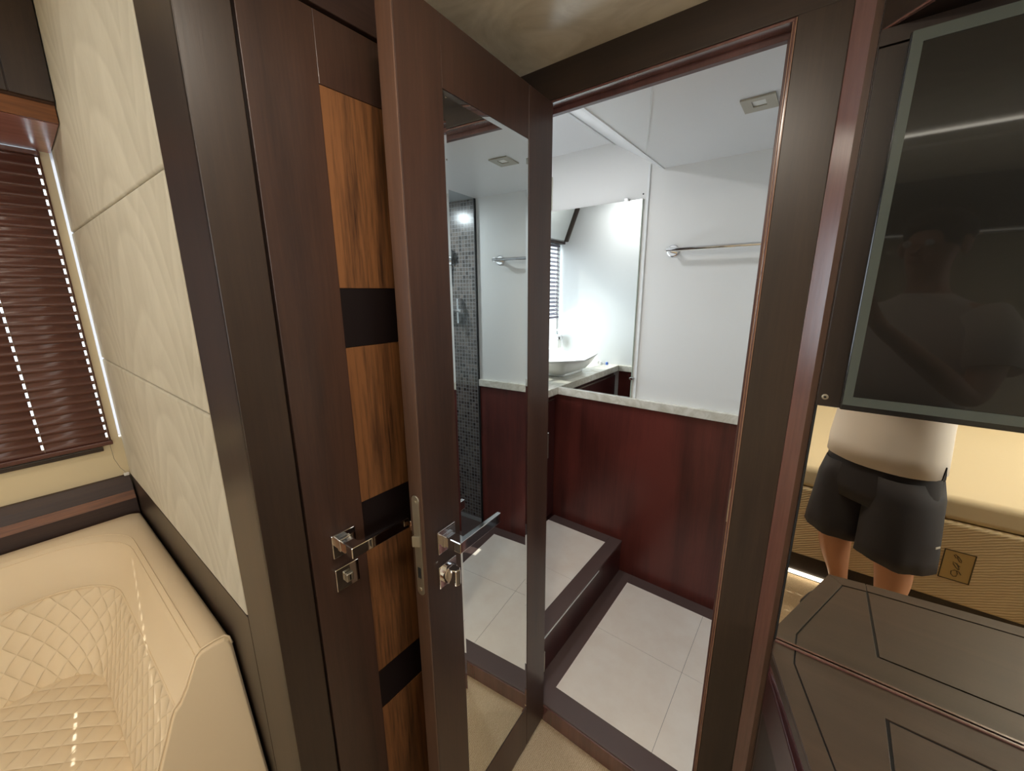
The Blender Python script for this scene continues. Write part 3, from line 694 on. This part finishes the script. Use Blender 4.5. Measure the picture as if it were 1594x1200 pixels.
obj('board', bx(.0150, 1.3, .9195, .9415, 1.2905, 1.866), BACK, bp_, bevel=.001); obj('top_filler', bx(.0150, 1.3, .9195, .9415, 1.8685, 1.891), BACK, bp_)
o = obj('screw', lathe([(.0052, 0), (.0052, -.0012), (.0035, -.0016)], (.0262, .9195, 1.308), 20, 'y'), STL, bp_); obj('socket', lathe([(.0022, 0), (.0022, -.0006)], (.0262, .9179, 1.308), 6, 'y'), GAP, o)
tv = thing('television', 'black flat television with grey bezel on the right wall', 'television', (.55, .9, 1.3))
obj('housing', bx(.0476, 1.05, .8830, .9190, 1.2965, 1.8620), TVK, tv, bevel=.002)
bm = bmesh.new(); a0, a1, z0, z1 = .0500, 1.048, 1.3065, 1.861
add_box(bm, a0, a0 + .0125, .8800, .8832, z0, z1); add_box(bm, a1 - .0125, a1, .8800, .8832, z0, z1); add_box(bm, a0 + .0125, a1 - .0125, .8800, .8832, z0, z0 + .015); add_box(bm, a0 + .0125, a1 - .0125, .8800, .8832, z1 - .016, z1)
obj('bezel', bm, TVB, tv); obj('screen', bx(a0 + .0125, a1 - .0125, .8812, .8832, z0 + .015, z1 - .016), TVS, tv)
ro = thing('overhead_locker', 'dark wood overhead locker above the television', 'cabinet', (.5, .85, 1.9))
obj('locker_body', prism([(.0142, .9415), (.0142, .932), (.056, .890), (.106, .840), (1.3, .79), (1.3, .9415)], 1.8955, 2.045), DWH, ro, bevel=.0015)
obj('underside_bead', prism([(.0150, .935), (.0150, .930), (.054, .888), (.104, .838), (1.3, .788), (1.3, .794), (.106, .845)], 1.8925, 1.8955), RED, ro)

# ------------------------------------------------------------ behind the camera
bd = thing('bed', 'bed with smooth cream bedding and ribbed cream spread on a dark plinth, seen in mirror', 'bed', (.9, -1.0, 0))
obj('plinth', bx(-.75, 2.2, -1.9, -.55, .002, .155), DW, bd); 
obj('bedspread', bx(-.80, 2.22, -1.95, -.500, .155, .528), SPR, bd, bevel=.012, segs=3)
obj('mattress_top', bx(-.79, 2.21, -1.94, -.512, .5285, .64), BED, bd, bevel=.03, segs=4)
em = obj('embroidered_emblem', bx(.565, .660, -.4998, -.4988, .264, .405), GOLD, bd)
bm = bmesh.new()
for a in ((.565, .569, .264, .405), (.656, .660, .264, .405), (.565, .660, .264, .268), (.565, .660, .401, .405)): add_box(bm, a[0], a[1], -.4989, -.4978, a[2], a[3])
for k in range(3): add_tube(bm, [(.612 + .018 * math.cos(t * .9 + k) * (1 - t / 12), -.4984, .30 + .036 * k + .016 * math.sin(t * .9)) for t in range(9)], .0016, 5)
obj('emblem_stitching', bm, INK, em)
struct('wall_headboard', bx(-.9, 2.24, -2.05, -1.96, 0, 1.30), SUE)
struct('trim_led_plinth', bx(-.72, .25, -.549, -.540, .012, .030), LEDM)
struct('trim_led_cove', bx(-.72, 2.24, -.385, -.377, 2.038, 2.046), LED)
struct('ceiling', bx(-.73, 2.3, -.602, -.598, 2.046, 2.23), CEB)
struct('ceiling', bx(-.735, -.725, -.6, .22, 2.046, 2.35), CEB)
struct('ceiling', bx(-.735, -.725, -2.6, -.6, 2.18, 2.35), CEB)
struct('trim_led_headboard', bx(-.6, 2.1, -1.96, -1.95, 1.84, 1.85), LEDD)
struct('trim_headboard_cabinet', bx(-.9, 2.24, -2.3, -1.955, 1.86, 2.17), DWH)
lamps = [(-1.35, -.55, 2.30, 4.2), (-1.35, -1.7, 2.30, 6), (-.25, .22, 2.046, 6), (1.15, -1.0, 2.18, 5), (1.8, -1.5, 2.18, 5), (1.3, .2, 2.046, 4)]  # unseen ceiling lights added to light the cabin
where = ['above the corner sofa', 'above the far end of the sofa', 'above the passage by the doors', 'above the bed nearer the passage', 'above the bed nearer the right window', 'above the sideboard end']
for (x, y, z, p), wh in zip(lamps, where):
    t = thing('fill_ceiling_light', f'added unseen warm ceiling light {wh}', 'ceiling light', (x, y, z), group='added cabin fill lights')
    obj('frame', bx(x - .055, x + .055, y - .055, y + .055, z - .006, z - .0005), STL, t, bevel=.001)
    obj('diffuser', bx(x - .04, x + .04, y - .04, y + .04, z - .0075, z - .006), LAMP, t)
    area('fill_ceiling_light_beam', (x, y, z - .012), (0, 0, -1), .12, .12, p, (1, .90, .76))

# ------------------------------------------------------------ person taking the picture
PR = math.atan2(.614, .789)
per = thing('person', 'person in white polo shirt and charcoal shorts holding up a phone', 'person', (.28, -.27, 0), PR)
G = {}
J = []   # name, pos, radius, parent
def jn(name, p, r, par=None): J.append((name, p, r, par))
jn('pelvis', (0, 0, .92), .085); jn('belly', (0, .0, 1.06), .085, 'pelvis'); jn('chest', (0, -.01, 1.27), .09, 'belly'); jn('upper', (0, -.02, 1.41), .075, 'chest')
jn('neck', (0, -.01, 1.49), .055, 'upper'); jn('neck2', (0, .0, 1.54), .052, 'neck'); jn('jaw', (0, .022, 1.585), .062, 'neck2'); jn('head', (0, .012, 1.655), .078, 'jaw'); jn('crown', (0, .005, 1.715), .060, 'head')
for s, n in ((-1, 'l'), (1, 'r')):
    jn('hip' + n, (s * .095, 0, .86), .088, 'pelvis'); jn('thigh' + n, (s * .11, .005, .68), .074, 'hip' + n); jn('knee' + n, (s * .115, .015, .47), .068, 'thigh' + n)
    jn('calf' + n, (s * .117, -.012, .34), .062, 'knee' + n); q_ = -.10 if s < 0 else 0; jn('shin' + n, (s * .118, -.005 + q_ * .6, .20), .040, 'calf' + n); jn('ankle' + n, (s * .119, q_, .085), .033, 'shin' + n)
    jn('foot' + n, (s * .125, .07 + q_, .045), .034, 'ankle' + n); jn('toe' + n, (s * .13, .15 + q_, .034), .028, 'foot' + n)
    jn('shoulder' + n, (s * .175, -.02, 1.405), .062, 'upper'); jn('uarm' + n, (s * .225, .03, 1.28), .047, 'shoulder' + n); jn('elbow' + n, (s * .235, .10, 1.16), .037, 'uarm' + n)
    hx = -.035 + s * .100
    jn('farm' + n, (s * .185, .21, 1.26), .035, 'elbow' + n); jn('wrist' + n, (hx + s * .03, .325, 1.385), .024, 'farm' + n); jn('palm' + n, (hx + s * .012, .350, 1.425), .026, 'wrist' + n)
    for k in range(4):
        z = 1.437 + .017 * k; L_ = (.030, .036, .034, .026)[k]
        jn(f'kn{n}{k}', (hx + s * .010, .362, z), .0088, 'palm' + n); jn(f'fa{n}{k}', (hx - s * .002, .3705, z + .006), .0078, f'kn{n}{k}'); jn(f'fb{n}{k}', (hx - s * (.004 + L_ * .3), .3745, z + .008), .0062, f'fa{n}{k}')
    jn('th1' + n, (hx - s * .004, .345, 1.440), .010, 'palm' + n); jn('th2' + n, (hx - s * .024, .346, 1.462), .0085, 'th1' + n); jn('th3' + n, (hx - s * .032, .350, 1.480), .007, 'th2' + n)
me = bpy.data.meshes.new('body'); idx = {j[0]: i for i, j in enumerate(J)}
me.from_pydata([j[1] for j in J], [(idx[j[3]], i) for i, j in enumerate(J) if j[3]], [])
me.materials.append(SKIN)
body = bpy.data.objects.new('body', me); COL.objects.link(body); body.parent = per
sk = body.modifiers.new('skin', 'SKIN'); sk.use_smooth_shade = True; sk.branch_smoothing = .3
for i, j in enumerate(J):
    sv = me.skin_vertices[0].data[i]; r = j[2]; sv.radius = (r * (1.25 if j[0] in ('belly', 'chest', 'pelvis', 'upper') else 1), r); sv.use_root = (i == 0)
ss_ = body.modifiers.new('sub', 'SUBSURF'); ss_.levels = 2; ss_.render_levels = 2
def ell(cx, cy, z, rx, ry, n=36, wob=0, ph=0, e=2.3, zl=0):
    out = []
    for k in range(n):
        a = 2 * PI * k / n; ca, sa = math.cos(a), math.sin(a); w_ = 1 + wob * math.sin(5 * a + ph) + wob * .6 * math.sin(9 * a + ph * 2)
        out.append((cx + math.copysign(abs(ca) ** (2 / e), ca) * rx * w_, cy + math.copysign(abs(sa) ** (2 / e), sa) * ry * w_, z + zl * sa))
    return out
bm = bmesh.new()
add_loft(bm, [ell(0, .0, .825, .190, .142, wob=.015), ell(0, .0, .90, .188, .140, wob=.010, ph=1), ell(0, 0, 1.0, .178, .136, wob=.008, ph=2), ell(0, 0, 1.12, .178, .132, wob=.006), ell(0, -.01, 1.27, .190, .135), ell(0, -.02, 1.38, .200, .120), ell(0, -.02, 1.44, .165, .095), ell(0, -.015, 1.475, .085, .075), ell(0, -.01, 1.49, .064, .062)], cap0=False, cap1=False)
sh_ = obj('polo_shirt', bm, POLO, per, smooth=True, local=True); sm = sh_.modifiers.new('thickness', 'SOLIDIFY'); sm.thickness = .004
for s in (-1, 1):
    bm = bmesh.new(); add_tube(bm, [(s * .15, -.02, 1.40), (s * .20, .0, 1.36), (s * .238, .045, 1.255)], [.078, .070, .064], 20, cap=False); o = obj('sleeve', bm, POLO, sh_, smooth=True, local=True); o.modifiers.new('thickness', 'SOLIDIFY').thickness = .004
bm = bmesh.new(); add_prism(bm, [(.0, .0), (.020, .0), (.010, .050)], .1885, .1925, 'x'); bm.transform(Matrix.Translation((0, -.02, .823))); obj('side_slit', bm, SHO, sh_, local=True)
bm = bmesh.new()
add_loft(bm, [ell(0, 0, .985, .160, .115), ell(0, 0, .90, .172, .124, wob=.01), ell(0, 0, .82, .180, .130, wob=.012, ph=1), ell(0, 0, .72, .196, .134, wob=.012, ph=1), ell(0, 0, .66, .19, .125, wob=.012, ph=1)], cap0=False, cap1=True)
sr = obj('shorts', bm, SHO, per, smooth=True, local=True)
for s in (-1, 1):
    bm = bmesh.new(); add_loft(bm, [ell(s * .086, 0, .80, .092, .126, wob=.01), ell(s * .096, 0, .72, .104, .130, wob=.015, ph=s), ell(s * .104, .002, .60, .109, .126, wob=.02, ph=s + 1), ell(s * .108, .004, .50, .112, .124, wob=.03, ph=s + 2), ell(s * .110, .004, .446, .112, .121, wob=.045, ph=s + 2, zl=.008)], cap0=False, cap1=False)
    o = obj('shorts_leg', bm, SHO, sr, smooth=True, local=True); o.modifiers.new('thickness', 'SOLIDIFY').thickness = .004
obj('pocket_label', bx(.2265, .2285, -.012, .012, .565, .573), PATCH, sr, local=True)
bm = bmesh.new(); bmesh.ops.create_uvsphere(bm, u_segments=24, v_segments=16, radius=1); bm.transform(Matrix.Translation((0, -.006, 1.695)) @ Matrix.Diagonal((.088, .100, .078, 1)))
for v in bm.verts:
    if v.co.y > .055 and v.co.z < 1.70: v.co.y = .055
obj('hair', bm, HAIR, per, smooth=True, local=True)
for s in (-1, 1):
    bm = bmesh.new(); bmesh.ops.create_uvsphere(bm, u_segments=12, v_segments=8, radius=1); bm.transform(Matrix.Translation((s * .088, .01, 1.645)) @ Matrix.Diagonal((.010, .020, .032, 1))); obj('ear', bm, SKIN, per, smooth=True, local=True)
    bm = bmesh.new(); bmesh.ops.create_uvsphere(bm, u_segments=12, v_segments=8, radius=.012); bm.transform(Matrix.Translation((s * .031, .086, 1.655))); obj('eye', bm, WHT, per, smooth=True, local=True)
    q_ = -.10 if s < 0 else 0
    bm = bmesh.new(); add_loft(bm, [superel(.045, .13, .0005, (s * .126, .065 + q_), 2.6, n=28), superel(.048, .135, .03, (s * .126, .065 + q_), 2.6, n=28), superel(.042, .12, .06, (s * .125, .055 + q_), 2.4, n=28), superel(.040, .055, .095, (s * .122, q_), 2.2, n=28)], cap1=True); obj('shoe', bm, SHOE, per, smooth=True, local=True)
bm = bmesh.new(); add_prism(bm, [(.084, 1.655), (.108, 1.622), (.085, 1.612)], -.012, .012, 'x'); obj('nose', bm, SKIN, per, bevel=.006, local=True)
bm = bmesh.new(); add_box(bm, -.022, .022, .078, .088, 1.590, 1.598); obj('mouth', bm, mat('lips', srgb(170, 96, 86), .5), per, bevel=.003, local=True)
ph = thing('smartphone', 'dark phone held up in both hands by the person, at eye of view', 'phone', (0, 0, EYE))
bm = bmesh.new(); add_box(bm, -.045, .110, -.060, .016, .010, .018); bm.transform(CAMROT.to_4x4()); o = obj('phone_case', bm, PHO, ph, bevel=.003, local=True)
strip_org()
